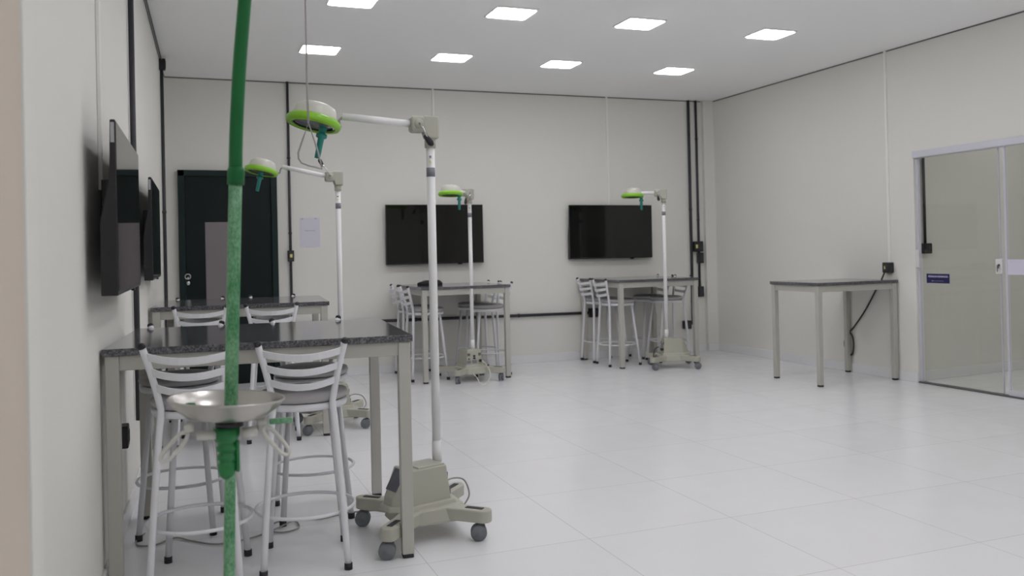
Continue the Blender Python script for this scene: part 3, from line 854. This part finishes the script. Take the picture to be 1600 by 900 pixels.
surgical_lamp('mobile surgical lamp standing at the corner of the second table', (1.075, 6.73), RAD(4), (1.137, 6.77), (-1, 0), .345,
    (.580, 6.77, 1.912), (-.22, -.07, -1), (.0, 0), (1.005, 6.70, 1.970),
    cords=[([(1.19, 6.80, .20), (1.24, 6.82, .21), (1.30, 6.82, .19), (1.32, 6.79, .13), (1.27, 6.76, .09)], 'cordgrey', .004)])
surgical_lamp('mobile surgical lamp showing its socketed rear panel by the far table', (2.71, 8.50), RAD(-82), (2.725, 8.46), (-.75, -.66), .19,
    (2.468, 8.25, 1.850), (-.04, -.06, -1), (.050, .068), (2.655, 8.36, 1.785),
    cords=[([(2.79, 8.37, .20), (2.81, 8.30, .17), (2.83, 8.24, .08), (2.76, 8.16, .006), (2.70, 8.15, .006), (2.69, 8.22, .05), (2.68, 8.32, .09)], 'cordwhite', .005)])
surgical_lamp('mobile surgical lamp farthest right, before the corner table', (4.915, 8.33), RAD(163), (4.870, 8.335), (-.88, .47), .23,
    (4.585, 8.50, 1.852), (-.03, -.04, -1), (.095, 0), (4.80, 8.32, 1.815),
    cords=[([(4.79, 8.37, .22), (4.74, 8.36, .20), (4.70, 8.33, .12), (4.72, 8.30, .145)], 'cordblack', .005)])

# ================================================================== green stand with basin in the foreground
gs = thing('basin_stand', 'tall worn green pole stand holding a steel basin in the foreground', 'stand', (.113, 2.49, 0))
G = lambda x, z, y=0: (x - .113, y, z)
MB().tube([G(.102, .03), G(.1095, .427), G(.117, .689), G(.1215, .86)], .0145, 18, smooth=4).build('lower_pole', 'worn', gs)
MB().tube([G(.1215, .845), G(.1255, .95), G(.136, 1.22), G(.146, 1.478)], [.0172] * 13, 18, smooth=4).build('middle_pole', 'worn', gs)
MB().tube([G(.146, 1.47), G(.150, 1.60), G(.162, 1.78), G(.180, 1.97), G(.190, 2.08)], .0178, 18, smooth=4).build('upper_pole', 'green', gs)
MB().lathe([(0, -.024), (.0225, -.024), (.0225, .014), (.0195, .022), (0, .022)], G(.1475, 1.492), (.05, 0, 1), 20).build('collar', 'green', gs)
tilt = Vector((.06, 0, 1))
MB().lathe([(0, -.044), (.088, -.044), (.102, -.040), (.132, -.016), (.144, .003), (.1495, .005), (.1505, .002), (.1495, -.0005), (.146, -.003), (.134, -.020), (.103, -.045), (.088, -.0485), (0, -.0485)],
           (0, 0, .897), tilt, 56).build('basin', 'steel', gs)
MB().lathe([(.018, 0), (.034, 0), (.034, .006), (.024, .010), (.018, .010)], (.004, 0, 0.854), tilt, 24).build('basin_flange', 'green', gs)
MB().lathe([(0, 0), (.015, 0), (.015, .022), (.012, .029), (0, .030)], (-.093, .0, 0.864), tilt, 18).build('green_cap', 'green', gs)
MB().lathe([(0, 0), (.015, 0), (.015, .014), (.012, .018), (0, .018)], (.080, -.02, 0.853), tilt, 18).build('green_cap', 'green', gs)
MB().lathe([(0, -.014), (.036, -.014), (.036, 0), (0, 0)], (.005, 0, .838), (0, 0, 1), 24).build('washer', 'foot', gs)
MB().lathe([(0, .684), (.012, .686), (.020, .696), (.0235, .712), (.0240, .728), (.0205, .731), (.0205, .735), (.0255, .738), (.0255, .750), (.0200, .753), (.0200, .758), (.0265, .761), (.0275, .772), (.0230, .776), (.0230, .782), (.029, .786), (.034, .799), (.035, .822), (0, .824)],
           (-.003, 0, 0), seg=28).build('clamp_sleeve', 'clampgreen', gs)
MB().box((.024, -.006, .745), (.010, .020, .085), bev=.004).build('clamp_tongue', 'clampgreen', gs)
mb = MB()
mb.lathe([(0, -.010), (.012, -.010), (.012, .006), (.008, .012), (0, .012)], (-.096, -.02, .832), seg=16)
mb.build('milky_knob', 'milky', gs)
MB().tube([(-.030, -.012, .806), (-.078, -.012, .808)], .012, 14).build('milky_knob', 'milky', gs)
MB().tube([(.036, -.012, .804), (.075, -.012, .808)], .0145, 14).build('milky_knob', 'milky', gs)
MB().box((.088, -.008, .822), (.024, .024, .036), bev=.007).build('milky_knob', 'milky', gs)
def loop(cx, cz, ang, L, Wd_, y):
    pts = []
    for k in range(24):
        a = 2 * PI * k / 24
        u, v = L * math.copysign(abs(math.cos(a)) ** .7, math.cos(a)), Wd_ * math.copysign(abs(math.sin(a)) ** .8, math.sin(a))
        pts.append((cx + u * math.cos(ang) - v * math.sin(ang), y + v * .4, cz + u * math.sin(ang) + v * math.cos(ang)))
    return pts
MB().tube(loop(-.133, .786, RAD(48), .046, .012, -.02), .0055, 10, closed=True).build('hanging_hook', 'milky', gs)
MB().tube(loop(.122, .778, RAD(-52), .050, .012, -.02), .0055, 10, closed=True).build('hanging_hook', 'milky', gs)
MB().box((.135, -.03, .832), (.060, .016, .014), bev=.003).build('green_lever', 'worn', gs)
mb = MB().lathe([(0, .006), (.05, .006), (.045, .05), (.020, .06), (0, .06)], (-.011, 0, 0), seg=24)
for k in range(4):
    a = PI / 4 + k * PI / 2
    mb.tube([(-.011, 0, .035), (-.011 + .24 * math.cos(a), .24 * math.sin(a), .016)], .014, 12)
mb.build('stand_base', 'green', gs)

# wire hanging from the ceiling
wv = [(.408, 3.0, ZC), (.410, 3.0, 2.12), (.409, 3.0, 1.80), (.411, 3.0, 1.715)]
t = thing('hanging_wire', 'thin grey wire hanging from the ceiling with a bent triangular loop', 'wire', wv[0])
o = Vector(wv[0])
MB().tube([Vector(p) - o for p in wv], .0034, 8).build('wire_strand', 'wire', t)
lp = [(.411, 3.0, 1.715), (.392, 3.0, 1.66), (.376, 3.0, 1.615), (.377, 3.0, 1.596), (.386, 3.0, 1.582), (.408, 3.0, 1.574), (.430, 3.0, 1.569), (.452, 3.0, 1.562), (.448, 3.0, 1.585), (.432, 3.0, 1.65)]
MB().tube([Vector(p) - o for p in lp], .003, 8, closed=True).build('wire_loop', 'wire', t)

# ================================================================== small things
# black pouch on the table below the left far television
t = thing('folded_pouch', 'flat black folded pouch lying on the far table behind the lamp pole', 'pouch', (2.44, 9.03, .946))
bm = bmesh.new()
out = [(-.125, 0), (-.09, .045), (0, .075), (.09, .072), (.135, .065), (.118, .02), (.120, -.02), (.135, -.065), (.09, -.072), (0, -.075), (-.09, -.045)]
lo = [bm.verts.new((x, y, 0)) for x, y in out]
mi = [bm.verts.new((x * 1.0, y * 1.0, .025)) for x, y in out]
hi = [bm.verts.new((x * .80, y * .62, .052 - .018 * max(0, -x / .125))) for x, y in out]
n = len(out)
bm.faces.new(lo[::-1]); bm.faces.new(hi)
for A, B in ((lo, mi), (mi, hi)):
    for i in range(n): bm.faces.new((A[i], A[(i + 1) % n], B[(i + 1) % n], B[i]))
bmesh.ops.recalc_face_normals(bm, faces=bm.faces[:])
bmesh.ops.bevel(bm, geom=bm.edges[:], offset=.006, segments=2, affect='EDGES', profile=.5)
x = MB(); x.bm.free(); x.bm = bm; x.build('pouch_body', 'bag', t)
MB().box((0, -.030, .050), (.15, .006, .004), bev=.001).build('zipper', 'cordblack', t)
MB().box((.02, -.055, .035), (.012, .004, .014), bev=.001).build('zip_pull', 'silver', t)

# carton on the floor far behind the nearest table
t = thing('floor_carton', 'low white carton with a blue stripe on the floor in front of the green door', 'box', (.03, 9.10, 0), RAD(4))
MB().box((0, 0, .045), (.32, .16, .09), bev=.003).build('carton_body', 'carton', t)
MB().box((0, -.081, .060), (.318, .002, .028)).build('blue_stripe', 'blue', t)

# cable at the side table
pts = [(-.058, 6.58, .998), (-.045, 6.62, .950), (-.022, 6.70, .87), (-.022, 6.73, .83), (-.022, 6.80, .73), (-.022, 6.90, .60), (-.022, 7.04, .45), (-.022, 7.13, .37), (-.022, 7.175, .285), (-.022, 7.14, .19), (-.022, 7.07, .18), (-.022, 7.045, .27), (-.022, 7.06, .36), (-.022, 7.10, .40)]
pts = [(XR(p[1]) + p[0], p[1], p[2]) for p in pts]
o = MB().tube(pts, .008, 10, smooth=6).build('looped_cable', 'cordblack')
tag(o, 'black cable looping from the wall socket down behind the side table', 'cable')
